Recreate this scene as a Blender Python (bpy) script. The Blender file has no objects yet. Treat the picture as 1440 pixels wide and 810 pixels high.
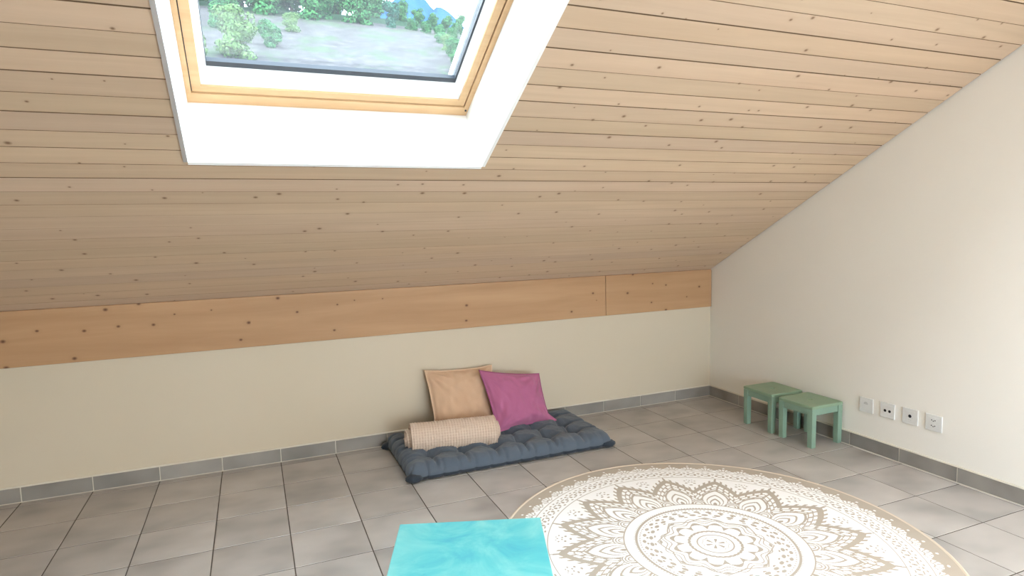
import bpy, bmesh, math, random
import numpy as np
from mathutils import Vector, Matrix, noise
random.seed(4)
S = bpy.context.scene
COL = S.collection
PI = math.pi

# ------------------------------------------------------------------ helpers
def link(o, parent=None):
    COL.objects.link(o)
    if parent: o.parent = parent
    return o

def mesh_obj(name, verts, faces, mat, parent=None, smooth=False):
    me = bpy.data.meshes.new(name)
    me.from_pydata([tuple(v) for v in verts], [], faces)
    me.update()
    if mat:
        for m in (mat if isinstance(mat, (list, tuple)) else [mat]): me.materials.append(m)
    if smooth: me.polygons.foreach_set('use_smooth', [True]*len(me.polygons))
    return link(bpy.data.objects.new(name, me), parent)

def bm_obj(name, bm, mat, parent=None, smooth=False):
    bmesh.ops.recalc_face_normals(bm, faces=bm.faces)
    me = bpy.data.meshes.new(name); bm.to_mesh(me); bm.free()
    for m in (mat if isinstance(mat, (list, tuple)) else [mat]): me.materials.append(m)
    if smooth: me.polygons.foreach_set('use_smooth', [True]*len(me.polygons))
    return link(bpy.data.objects.new(name, me), parent)

def empty(name, loc=(0,0,0), rz=0, parent=None):
    o = bpy.data.objects.new(name, None); o.location = loc; o.rotation_euler = (0,0,rz)
    o.empty_display_size = .1
    return link(o, parent)

def tag(o, label, cat, group=None, kind=None):
    o['label'] = label; o['category'] = cat
    if group: o['group'] = group
    if kind: o['kind'] = kind
    return o

def struct(o):
    o['kind'] = 'structure'; return o

def add_box(bm, x0, x1, y0, y1, z0, z1, bev=0, seg=2, M=None):
    r = bmesh.ops.create_cube(bm, size=1)
    vs = r['verts']
    for v in vs:
        v.co = Vector(((x0+x1)/2 + v.co.x*(x1-x0), (y0+y1)/2 + v.co.y*(y1-y0), (z0+z1)/2 + v.co.z*(z1-z0)))
    fs = set(f for v in vs for f in v.link_faces)
    if bev:
        es = list(set(e for v in vs for e in v.link_edges))
        rr = bmesh.ops.bevel(bm, geom=es, offset=bev, segments=seg, affect='EDGES', profile=.5)
        vs = list(set(v for f in rr['faces'] for v in f.verts) | set(v for v in vs if v.is_valid))
    if M is not None:
        for v in vs: v.co = M @ v.co
    return vs

def box_obj(name, b, mat, parent=None, bev=0, seg=2):
    bm = bmesh.new(); add_box(bm, *b, bev=bev, seg=seg)
    return bm_obj(name, bm, mat, parent)

# ------------------------------------------------------------------ materials
class N:
    """tiny node-graph builder"""
    def __init__(s, name):
        s.m = bpy.data.materials.new(name); s.m.use_nodes = True
        s.t = s.m.node_tree; s.n = s.t.nodes; s.b = s.n['Principled BSDF']
    def node(s, typ, ins=None, **kw):
        n = s.n.new(typ)
        for k, v in kw.items(): setattr(n, k, v)
        for k, v in (ins or {}).items(): s.put(n.inputs[k], v)
        return n
    def put(s, sock, v):
        if isinstance(v, bpy.types.NodeSocket): s.t.links.new(v, sock)
        else: sock.default_value = v
    def math(s, op, a, b=0.0, clamp=False):
        n = s.node('ShaderNodeMath', operation=op, use_clamp=clamp); s.put(n.inputs[0], a); s.put(n.inputs[1], b); return n.outputs[0]
    def mix(s, f, a, b, mode='MIX'):
        n = s.node('ShaderNodeMix', data_type='RGBA', blend_type=mode); s.put(n.inputs[0], f)
        s.put(n.inputs[6], a if isinstance(a, bpy.types.NodeSocket) else (*a, 1)[:4]); s.put(n.inputs[7], b if isinstance(b, bpy.types.NodeSocket) else (*b, 1)[:4]); return n.outputs[2]
    def coord(s, scale=(1,1,1), which='Object', loc=(0,0,0), rot=(0,0,0)):
        c = s.node('ShaderNodeTexCoord'); m = s.node('ShaderNodeMapping'); s.t.links.new(c.outputs[which], m.inputs[0])
        m.inputs['Scale'].default_value = scale; m.inputs['Location'].default_value = loc; m.inputs['Rotation'].default_value = rot
        return m.outputs[0]
    def noise(s, v, scale=5, detail=3, rough=.55, dist=0):
        n = s.node('ShaderNodeTexNoise', {'Vector': v, 'Scale': scale, 'Detail': detail, 'Roughness': rough, 'Distortion': dist}); return n.outputs[0]
    def ramp(s, f, stops):
        n = s.node('ShaderNodeValToRGB'); s.put(n.inputs[0], f); e = n.color_ramp.elements
        while len(e) < len(stops): e.new(.5)
        for i, (p, c) in enumerate(stops):
            e[i].position = p; e[i].color = (*c, 1)[:4] if not isinstance(c, (int, float)) else (c, c, c, 1)
        return n.outputs[0]
    def bump(s, h, strength=.3, dist=.01):
        n = s.node('ShaderNodeBump', {'Height': h, 'Strength': strength, 'Distance': dist}); s.put(s.b.inputs['Normal'], n.outputs[0])
    def out(s, color=None, rough=None, spec=None, **kw):
        if color is not None: s.put(s.b.inputs['Base Color'], color if isinstance(color, bpy.types.NodeSocket) else (*color, 1)[:4])
        if rough is not None: s.put(s.b.inputs['Roughness'], rough)
        if spec is not None: s.put(s.b.inputs['Specular IOR Level'], spec)
        for k, v in kw.items(): s.put(s.b.inputs[k], v)
        return s.m

def plain(name, col, rough=.6, spec=.3, var=.06, scale=30, bump=0.0, metallic=0):
    g = N(name); v = g.coord()
    n = g.noise(v, scale, 3)
    a = tuple(c*(1-var) for c in col); b = tuple(min(1, c*(1+var)) for c in col)
    if bump: g.bump(n, bump, .003)
    return g.out(g.mix(n, a, b), rough, spec, Metallic=metallic)

def wood(name, dark, light, knot, grain=(1.2, 22, 22), knots=(5.6, 6.6), kthr=.22, rough=.5, attr=None, groove=None, kr=.045, loc=(0,0,0), xz=False):
    g = N(name)
    v = g.coord(grain, loc=loc)
    n1 = g.noise(v, 1.0, 5, .6, .4)
    n2 = g.noise(g.coord((.5, 3, 3), loc=loc), 1.0, 2)
    f = g.math('ADD', g.math('MULTIPLY', n1, .65), g.math('MULTIPLY', n2, .35))
    c = g.ramp(f, [(.3, dark), (.68, light)])
    if attr:
        a = g.node('ShaderNodeAttribute', attribute_name=attr)
        c = g.mix(1.0, c, a.outputs['Color'], 'MULTIPLY')
    kv = g.coord((knots[0], knots[1], knots[1]), loc=loc, rot=(PI/2 if xz else 0,0,0))
    vor = g.node('ShaderNodeTexVoronoi', {'Vector': kv, 'Scale': 1.0}, voronoi_dimensions='2D')
    sep = g.node('ShaderNodeSeparateColor', {'Color': vor.outputs['Color']})
    on = g.math('GREATER_THAN', sep.outputs[0], kthr)
    rad = g.math('ADD', g.math('MULTIPLY', sep.outputs[1], kr*.9), kr*.35)
    d = g.math('DIVIDE', vor.outputs['Distance'], rad)
    k = g.math('MULTIPLY', g.math('SUBTRACT', 1.35, d, True), on)
    halo = g.math('MULTIPLY', g.math('SUBTRACT', 1.0, g.math('MULTIPLY', d, .3), True), g.math('MULTIPLY', on, .35))
    c = g.mix(halo, c, tuple(x*.86 for x in dark))
    c = g.mix(g.math('MULTIPLY', k, .9, True), c, knot)
    g.bump(n1, .08, .002)
    return g.out(c, rough, .25)

M_CEIL = wood('whitewashed_pine', (.50,.36,.245), (.60,.445,.31), (.17,.09,.045), attr='tint', rough=.6)
M_BEAM = wood('raw_spruce', (.38,.215,.108), (.50,.31,.168), (.10,.04,.02), grain=(1.0,12,12), knots=(6.5,8.5), kthr=.50, rough=.55, kr=.062, loc=(3.3,1.7,0), xz=True)
M_GROOVE = plain('groove_shadow_wood', (.17,.105,.06), .8, .1)
M_FRAME = wood('lacquered_pine_frame', (.52,.31,.15), (.62,.40,.215), (.45,.22,.08), grain=(2,30,30), kthr=2, rough=.35)

def plaster(name, a, b):
    g = N(name); v = g.coord()
    n = g.noise(v, 160, 3); n2 = g.noise(v, 1.1, 2)
    g.bump(n, .10, .002)
    return g.out(g.mix(n2, a, b), .8, .15)
M_WALL = plaster('white_plaster', (.82,.785,.71), (.85,.82,.75)); M_WALLB = plaster('shaded_cream_plaster', (.575,.50,.375), (.61,.535,.42)); M_WALLC = plaster('warm_sand_plaster', (.42,.36,.27), (.47,.41,.31))  # cream one for the back wall, its dimmer light put into the colour
M_WHITE = plain('white_painted_lining', (.88,.87,.84), .45, .3, .02)
M_WHITE2 = plain('white_window_profile', (.80,.80,.79), .35, .4, .02)
M_EDGE = plain('grey_lining_edge', (.42,.39,.36), .6, .2)
M_GASKET = plain('black_rubber_gasket', (.03,.035,.045), .4, .4)
M_ALU = plain('pale_aluminium_cladding', (.78,.80,.82), .4, .4, .03)

def tile(name, base, warm, rough, attr='tint'):
    g = N(name); v = g.coord()
    a = g.node('ShaderNodeAttribute', attribute_name=attr)
    off = g.node('ShaderNodeVectorMath', operation='ADD'); g.put(off.inputs[0], v)
    mul = g.node('ShaderNodeVectorMath', operation='SCALE'); g.put(mul.inputs[0], a.outputs['Color']); mul.inputs['Scale'].default_value = 37
    g.put(off.inputs[1], mul.outputs[0])
    st = g.node('ShaderNodeMapping'); g.put(st.inputs[0], off.outputs[0]); st.inputs['Scale'].default_value = (4.0, 5.5, 5)
    st.inputs['Rotation'].default_value = (0,0,.2)
    n = g.noise(st.outputs[0], 1.0, 2, .45, 0)
    n2 = g.noise(off.outputs[0], 45, 3)
    c = g.ramp(n, [(.25, tuple(x*.68 for x in base)), (.5, base), (.75, warm)])
    c = g.mix(g.math('MULTIPLY', n2, .12), c, tuple(x*.7 for x in base))
    tint = g.node('ShaderNodeSeparateColor', {'Color': a.outputs['Color']})
    br = g.math('ADD', g.math('MULTIPLY', tint.outputs[0], .16), .92)
    mm = g.node('ShaderNodeVectorMath', operation='SCALE'); g.put(mm.inputs[0], c); g.put(mm.inputs['Scale'], br)
    g.bump(n2, .05, .002)
    return g.out(mm.outputs[0], g.math('ADD', g.math('MULTIPLY', n, .2), rough), .6)
M_TILE = tile('grey_stoneware_tile', (.42,.39,.36), (.51,.475,.44), .30)
M_BASE = tile('grey_stoneware_skirting', (.27,.25,.225), (.33,.305,.27), .3)
M_GROUT = plain('dark_grout', (.105,.09,.075), .9, .1, .1)
M_SEAM = plain('pale_sealant', (.66,.62,.53), .6, .2, .05)

def set_tint(me, per_face_cols):
    a = me.color_attributes.new('tint', 'FLOAT_COLOR', 'CORNER')
    buf = np.ones((len(me.loops), 4), dtype=np.float32)
    for p in me.polygons:
        c = per_face_cols[p.index]
        for li in p.loop_indices: buf[li, :3] = c
    a.data.foreach_set('color', buf.ravel())

# ------------------------------------------------------------------ room geometry (measured)
ZK = .94224; SL = .54247                      # knee height, slope
CS = 1/math.hypot(1, SL); SN = SL*CS          # along-slope unit vector (0,-CS,SN); outward normal (0,SN,CS)
RIDGE = -4.3; YR = -6.4; XL = -6.2
ZR = ZK - SL*RIDGE; ZF = ZR - SL*(RIDGE - YR)
SLOPE = Matrix(((1,0,0,0),(0,-CS,SN,0),(0,SN,CS,ZK),(0,0,0,1)))   # local (x, s, h) -> world

def tiles(name, xs, ys, gap, z, mats, depth=.0015, bev=.0015, fixed=None, lock=None):
    """grid of bevelled tiles over a grout bed, one mesh"""
    V, F, T, MI = [], [], [], []
    rnd = random.Random(7)
    for i in range(len(xs)-1):
        for j in range(len(ys)-1):
            a0, a1 = xs[i]+gap/2, xs[i+1]-gap/2; b0, b1 = ys[j]+gap/2, ys[j+1]-gap/2
            if a1-a0 < .004 or b1-b0 < .004: continue
            t = (rnd.random(), rnd.random(), rnd.random())
            k = len(V)
            for (p, q, zz) in ((a0,b0,-depth),(a1,b0,-depth),(a1,b1,-depth),(a0,b1,-depth),
                               (a0+bev,b0+bev,0),(a1-bev,b0+bev,0),(a1-bev,b1-bev,0),(a0+bev,b1-bev,0)):
                V.append((p, q, zz))
            F += [(k+4,k+5,k+6,k+7),(k,k+1,k+5,k+4),(k+1,k+2,k+6,k+5),(k+2,k+3,k+7,k+6),(k+3,k,k+4,k+7)]
            T += [t]*5; MI += [0]*5
    k = len(V)
    V += [(xs[0],ys[0],-depth),(xs[-1],ys[0],-depth),(xs[-1],ys[-1],-depth),(xs[0],ys[-1],-depth)]
    F.append((k,k+1,k+2,k+3)); T.append((.5,.5,.5)); MI.append(1)
    return V, F, T, MI

# floor
xs = [XL]; c = -.32218 - 19*.3
while c < 0:
    xs.append(c); c += .3
xs.append(0.0)
ys = [0.0]; r = -.35242 + .2899
while r > YR:
    ys.append(r); r -= .2899
ys.append(YR); ys = ys[::-1]
V, F, T, MI = tiles('floor', xs, ys, .0045, 0, None)
V = [(v[0], v[1], v[2]) for v in V]
k = len(V); V += [(XL,YR,-.0015),(0,YR,-.0015),(0,0,-.0015),(XL,0,-.0015),(XL,YR,-.15),(0,YR,-.15),(0,0,-.15),(XL,0,-.15)]
for f in ((k+4,k+7,k+6,k+5),(k,k+4,k+5,k+1),(k+1,k+5,k+6,k+2),(k+2,k+6,k+7,k+3),(k+3,k+7,k+4,k)):
    F.append(f); T.append((.5,.5,.5)); MI.append(1)
fl = mesh_obj('floor', V, F, [M_TILE, M_GROUT])
fl.data.polygons.foreach_set('material_index', MI); set_tint(fl.data, T); struct(fl)

# skirting tiles: a strip of tiles 78 mm high, 10 mm thick, with a pale sealant bead
def skirting(name, along, cuts, place):
    V, F, T, MI = tiles(name, cuts, [0.001, .0775], .004, 0, None, depth=.003, bev=.001)
    V = [(a, b, h+.010) for a, b, h in V]
    k = len(V); a0, a1 = cuts[0], cuts[-1]
    V += [(a0,0,0),(a1,0,0),(a1,.077,0),(a0,.077,0),(a0,0,.007),(a1,0,.007),(a1,.077,.007),(a0,.077,.007)]
    for f in ((k,k+3,k+2,k+1),(k,k+1,k+5,k+4),(k+1,k+2,k+6,k+5),(k+3,k,k+4,k+7)):
        F.append(f); T.append((.5,)*3); MI.append(1)
    k = len(V)   # sealant bead on top and at the foot
    for (b0, b1, h) in ((.0765,.0825,.0105),(-.0005,.0030,.0118)):
        k = len(V)
        V += [(a0,b0,0),(a1,b0,0),(a1,b1,0),(a0,b1,0),(a0,b0,h),(a1,b0,h),(a1,b1,h-.004),(a0,b1,h-.004)]
        for f in ((k+4,k+5,k+6,k+7),(k,k+1,k+5,k+4),(k+2,k+3,k+7,k+6),(k+1,k+2,k+6,k+5),(k+3,k,k+4,k+7)):
            F.append(f); T.append((.5,)*3); MI.append(2)
    V = [place(*v) for v in V]
    o = mesh_obj(name, V, F, [M_BASE, M_SEAM, M_SEAM])
    o.data.polygons.foreach_set('material_index', MI); set_tint(o.data, T)
    return struct(o)
cb = [XL] + [-.32-.3*k for k in range(19, -1, -1)] + [-.0]
skirting('baseboard_back', 0, cb, lambda a, b, h: (a, -h, b))
cr = [-.0105]; c = -.31
while c > YR: cr.append(c); c -= .2955
cr.append(YR)
skirting('baseboard_right', 1, cr[::-1], lambda a, b, h: (-h, a, b))
skirting('baseboard_left', 1, cr[::-1], lambda a, b, h: (XL+h, a, b))

# walls (10 cm thick, outside the inner faces)
def extrude_poly(name, pts, vec, mat):
    n = len(pts); V = [Vector(p) for p in pts] + [Vector(p)+Vector(vec) for p in pts]
    F = [tuple(range(n)), tuple(range(2*n-1, n-1, -1))] + [(i, (i+1) % n, (i+1) % n+n, i+n) for i in range(n)]
    o = mesh_obj(name, V, F, mat); bm = bmesh.new(); bm.from_mesh(o.data); bmesh.ops.recalc_face_normals(bm, faces=bm.faces); bm.to_mesh(o.data); bm.free()
    return o
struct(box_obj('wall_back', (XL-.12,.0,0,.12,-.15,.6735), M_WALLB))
prof = [(0,.12,-.15),(0,.12,.895),(0,0,ZK+.015),(0,RIDGE,ZR+.015),(0,YR,ZF+.015),(0,YR,-.15)]
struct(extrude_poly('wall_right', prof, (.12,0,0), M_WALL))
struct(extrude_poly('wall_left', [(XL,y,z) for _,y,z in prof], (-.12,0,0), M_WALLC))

# rear wall with an added balcony window, unseen behind the camera, for daylight
WX0, WX1, WZ0, WZ1 = -3.3, -.5, .10, 1.98
bm = bmesh.new()
for b in ((XL-.12,WX0,YR-.2,YR,-.15,ZF),(WX1,.12,YR-.2,YR,-.15,ZF),(WX0,WX1,YR-.2,YR,-.15,WZ0),(WX0,WX1,YR-.2,YR,WZ1,ZF)):
    add_box(bm, *b)
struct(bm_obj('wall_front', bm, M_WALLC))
bm = bmesh.new()
for b in ((WX0,WX1,YR-.12,YR-.06,WZ0,WZ0+.07),(WX0,WX1,YR-.12,YR-.06,WZ1-.07,WZ1),(WX0,WX0+.07,YR-.12,YR-.06,WZ0,WZ1),(WX1-.07,WX1,YR-.12,YR-.06,WZ0,WZ1),
          ((WX0+WX1)/2-.05,(WX0+WX1)/2+.05,YR-.12,YR-.06,WZ0,WZ1)):
    add_box(bm, *b)
w2 = struct(bm_obj('added_window_2', bm, M_WHITE2))

# beam (purlin) at the head of the back wall: two lengths with a butt joint
XJ = -.90
def beam(x0, x1):
    bm = bmesh.new(); add_box(bm, x0, x1, -.016, .12,   .6716, ZK+.004, bev=.002, seg=1)
    return bm
b1 = bm_obj('trim_2', beam(XL, XJ-.0015), M_BEAM); b2 = bm_obj('trim_3', beam(XJ+.0015, -.004), M_BEAM)
struct(b1); struct(b2)
b1['label'] = 'long pale orange spruce beam along the head of the low wall'; b2['label'] = 'short spruce beam length between the butt joint and the right wall'
gap = struct(box_obj('gap_shade_strip', (-.004, 0, -.012, .12, .6716, ZK-.006), M_GROOVE))  # dark strip standing in for the shade in the beam-end gap

# ------------------------------------------------------------------ planked ceiling
HX0, HX1 = -3.297, -2.176        # opening in plan
HS0, HS1 = 1.2815, 2.62          # opening along slope
XE = -.007
QX0, QX1 = -1.95, -.7; QS0 = 1.338/CS-17*.0899+.0899*39; QS1 = QS0+.0899*12    # roof window added for daylight, unseen above and behind the camera
def planks():
    V, F, T, MI = [], [], [], []
    rnd = random.Random(11)
    pitch = .0899; s = (1.338/CS) - 17*pitch; smax = -RIDGE/CS
    bands = []
    while s < smax:
        a, b = max(s, 0), min(s+pitch, smax)
        if b > a+1e-4: bands.append((a, b))
        s += pitch
    def seg(x0, x1, a, b, g0, g1, t):
        if x1-x0 < 1e-4 or b-a < 1e-4: return
        rows = []; bv = .0011 if g0 >= .0015 else (.0006 if a > .9 else .0003)
        if g0: rows += [(a, .006, 1), (a+g0, .006, 1), (a+g0+bv, 0, 0)]
        else: rows += [(a, 0, 0)]
        if g1: rows += [(b-bv, 0, 0), (b, .004, 0)]
        else: rows += [(b, 0, 0)]
        k = len(V)
        for (ss, h, _) in rows: V.extend([(x0, ss, h), (x1, ss, h)])
        for i in range(len(rows)-1):
            F.append((k+2*i, k+2*i+1, k+2*i+3, k+2*i+2)); T.append(t); MI.append(1 if (rows[i][2] or (rows[i+1][1] > 0 and rows[i+1][2] == 0)) else 0)
    for i, (a, b) in enumerate(bands):
        br = 1 + rnd.uniform(-.055, .055); t = (br*(1+rnd.uniform(-.012,.012)), br, br*(1+rnd.uniform(-.03,.03)))
        g = rnd.choice([.0006,.0012,.0020,.0034,.0040]) if a > .9 else rnd.choice([.0001,.0002,.0004,.0007])
        if b > QS0+1e-3 and a < QS1-1e-3: seg(XL, QX0, a, b, g, 1, t); seg(QX1, XE, a, b, g, 1, t)
        elif b <= HS0 or a >= HS1: seg(XL, XE, a, b, g, 1, t)
        else:
            seg(XL, HX0, a, b, g, 1, t); seg(HX1, XE, a, b, g, 1, t)
            if a < HS0: seg(HX0, HX1, a, HS0, g, 0, t)
            if b > HS1: seg(HX0, HX1, HS1, b, 0, 1, t)
    return V, F, T, MI
V, F, T, MI = planks()
k = len(V)   # roof slab above the planks, with the same opening
def slab(x0,x1,a,b):
    k = len(V)
    for h in (.0065, .16):
        V.extend([(x0,a,h),(x1,a,h),(x1,b,h),(x0,b,h)])
    for f in ((k,k+1,k+2,k+3),(k+7,k+6,k+5,k+4),(k,k+4,k+5,k+1),(k+1,k+5,k+6,k+2),(k+2,k+6,k+7,k+3),(k+3,k+7,k+4,k)):
        F.append(f); T.append((1,1,1)); MI.append(1)
SM = -RIDGE/CS
lo = .016
SMID = 3.1
slab(XL, HX0-lo, 0, SMID); slab(HX1+lo, 0, 0, SMID); slab(HX0-lo, HX1+lo, 0, HS0-.085); slab(HX0-lo, HX1+lo, HS1+lo, SMID)
slab(XL, QX0-.014, SMID, SM); slab(QX1+.014, 0, SMID, SM); slab(QX0-.014, QX1+.014, SMID, QS0-.014); slab(QX0-.014, QX1+.014, QS1+.014, SM)
ce = mesh_obj('ceiling', V, F, [M_CEIL, M_GROOVE]); ce.matrix_world = SLOPE
ce.data.polygons.foreach_set('material_index', MI); set_tint(ce.data, T); struct(ce)
# other roof slope, behind the camera
V, F, T, MI = [], [], [], []
rnd = random.Random(5); s = 0; L2 = (RIDGE-YR)/CS
def rseg(x0, x1, a, b, t):
    k = len(V)
    for ss, h in ((a,.006),(a+.003,.006),(a+.004,0),(b-.001,0),(b,.004)): V.extend([(x0,ss,h),(x1,ss,h)])
    for i in range(4): F.append((k+2*i,k+2*i+1,k+2*i+3,k+2*i+2)); T.append(t); MI.append(1 if i == 0 else 0)
while s < L2-.01:
    b = min(s+.1, L2); br = (1+rnd.uniform(-.05,.05),)*3
    rseg(XL, 0, s, b, br)
    s += .1
slab(XL, 0, 0, L2)
c2 = mesh_obj('ceiling_2', V, F, [M_CEIL, M_GROOVE])
c2.matrix_world = Matrix(((1,0,0,0),(0,-CS,-SN,RIDGE),(0,-SN,CS,ZR),(0,0,0,1)))
c2.data.polygons.foreach_set('material_index', MI); set_tint(c2.data, T); struct(c2); c2.name = 'ceiling_rear'
REAR = c2.matrix_world.copy()

# ------------------------------------------------------------------ roof window
win = empty('window_1'); win.matrix_world = SLOPE; struct(win)
def quadprism(name, outer, inner, h0o, h1, mat, parent, hin=None): pass
HI = .30
SB = 1.232                      # lower edge of the lining where it meets the frame
def board(name, A, B, Cc, D, t, nrm, mat, edge=None):
    """board with face A-B-C-D, thickness t along nrm; front edge A-B may take its own material"""
    n = Vector(nrm).normalized()*t
    P = [Vector(q) for q in (A,B,Cc,D)]; Q = [q+n for q in P]
    V = P+Q; F = [(0,1,2,3),(7,6,5,4),(0,4,5,1),(1,5,6,2),(2,6,7,3),(3,7,4,0)]
    o = mesh_obj(name, V, F, [mat, edge or mat], win)
    o.data.polygons[2].material_index = 1
    return struct(o)
pr = -.007   # lining projects below the planks
board('lining_board', (HX0,HS0,pr),(HX1,HS0,pr),(HX1,SB,HI),(HX0,SB,HI), .014, (0,-1,-.1), M_WHITE, M_WHITE)
board('lining_board', (HX0,HS1,pr),(HX1,HS1,pr),(HX1,HS1+.06,HI),(HX0,HS1+.06,HI), .014, (0,1,-.1), M_WHITE, M_WHITE)
board('lining_board', (HX0,HS0,pr),(HX0,HS1,pr),(HX0,HS1+.06,HI),(HX0,SB,HI), .014, (-1,0,0), M_WHITE, M_EDGE)
board('lining_board', (HX1,HS0,pr),(HX1,HS1,pr),(HX1,HS1+.06,HI),(HX1,SB,HI), .014, (1,0,0), M_WHITE, M_WHITE)

def ring(name, o, i, h0, h1, mat, hi=None, parent=None):
    """rectangular frame: outer (x0,x1,s0,s1), inner, room side h0, outer side h1, hi = height of inner lip"""
    hi = h0 if hi is None else hi
    def rect(r, h): return [(r[0],r[2],h),(r[1],r[2],h),(r[1],r[3],h),(r[0],r[3],h)]
    V = rect(o,h0)+rect(i,hi)+rect(i,h1)+rect(o,h1); F = []
    for a in range(4):
        for q in range(4):
            F.append((a*4+q, a*4+(q+1)%4, ((a+1)%4)*4+(q+1)%4, ((a+1)%4)*4+q))
    ob = mesh_obj(name, V, F, mat, parent or win)
    bm = bmesh.new(); bm.from_mesh(ob.data); bmesh.ops.recalc_face_normals(bm, faces=bm.faces); bm.to_mesh(ob.data); bm.free()
    return struct(ob)
T1 = HS1+.06
R0 = (HX0-.03, HX1+.03, SB-.03, T1+.03)
R1 = (HX0+.018, HX1-.022, 1.285, T1-.05)
R1b = (HX0+.0215, HX1-.0255, 1.289, T1-.054)
R2 = (HX0+.054, HX1-.056, 1.322, T1-.09)
R3 = (HX0+.078, HX1-.085, 1.393, T1-.12)
R4 = (HX0+.080, HX1-.093, 1.418, T1-.13)
fr = ring('window_frame', R0, R1, HI, HI+.075, M_FRAME)
shadow_gap = ring('gap_shade', (R1[0]-.004,R1[1]+.004,R1[2]-.004,R1[3]+.004), (R1b[0]+.004,R1b[1]-.004,R1b[2]+.004,R1b[3]-.004), HI+.012, HI+.07, M_GASKET)  # black ring put in for the shade between frame and sash
sash = ring('sash', R1b, R2, HI+.006, HI+.075, M_FRAME)
bead = ring('glazing_bead', (R2[0]-.002,R2[1]+.002,R2[2]-.002,R2[3]+.002), R3, HI+.014, HI+.074, M_WHITE2, hi=HI+.040, parent=sash)
gk = ring('gasket', (R3[0]-.002,R3[1]+.002,R3[2]-.002,R3[3]+.002), R4, HI+.041, HI+.06, M_GASKET, parent=sash)
oc = ring('outer_cladding', (R3[0]-.1,R3[1]+.1,R3[2]-.1,R3[3]+.1), (R4[0]-.012,R4[1]-.002,R4[2]-.10,R4[3]+.01), HI+.076, HI+.115, M_ALU)
g = N('dusty_window_glass')
mixn = g.node('ShaderNodeMixShader'); tr = g.node('ShaderNodeBsdfTransparent'); gl = g.node('ShaderNodeBsdfGlossy', {'Roughness': .02})
df = g.node('ShaderNodeBsdfTranslucent', {'Color': (.9,.92,.95,1)}); mx2 = g.node('ShaderNodeMixShader')
dust = g.noise(g.coord((9,5,5)), 1, 5, .7)
g.put(tr.inputs[0], (.95,.97,.97,1))
g.put(mixn.inputs[0], .05); g.put(mixn.inputs[1], tr.outputs[0]); g.put(mixn.inputs[2], gl.outputs[0])
g.put(mx2.inputs[0], g.math('MULTIPLY', dust, .024)); g.put(mx2.inputs[1], mixn.outputs[0]); g.put(mx2.inputs[2], df.outputs[0])
g.put(g.n['Material Output'].inputs[0], mx2.outputs[0]); M_GLASS = g.m
bm = bmesh.new(); add_box(bm, R4[0]-.01, R4[1]+.01, R4[2]-.01, R4[3]+.01, HI+.061, HI+.064)
pane = struct(bm_obj('pane', bm, M_GLASS, sash))
# small dark screw in the right jamb of the frame
bm = bmesh.new(); bmesh.ops.create_cone(bm, cap_ends=True, segments=12, radius1=.005, radius2=.004, depth=.004, matrix=Matrix.Translation((HX1-.012, 1.268, HI-.001)))
struct(bm_obj('screw', bm, M_GASKET, fr))

win3 = empty('added_window_3'); win3.matrix_world = SLOPE; struct(win3)  # out-of-view roof window, put in to carry extra daylight
def ring3(name, o, i, h0, h1, mat): return ring(name, o, i, h0, h1, mat, parent=win3)
ring3('added_window_lining', (QX0-.014,QX1+.014,QS0-.014,QS1+.014), (QX0,QX1,QS0,QS1), -.007, .26, M_WHITE)
ring3('window_frame', (QX0-.014,QX1+.014,QS0-.014,QS1+.014), (QX0+.05,QX1-.05,QS0+.05,QS1-.05), .26, .32, M_FRAME)  # frame of the added roof window
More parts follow.
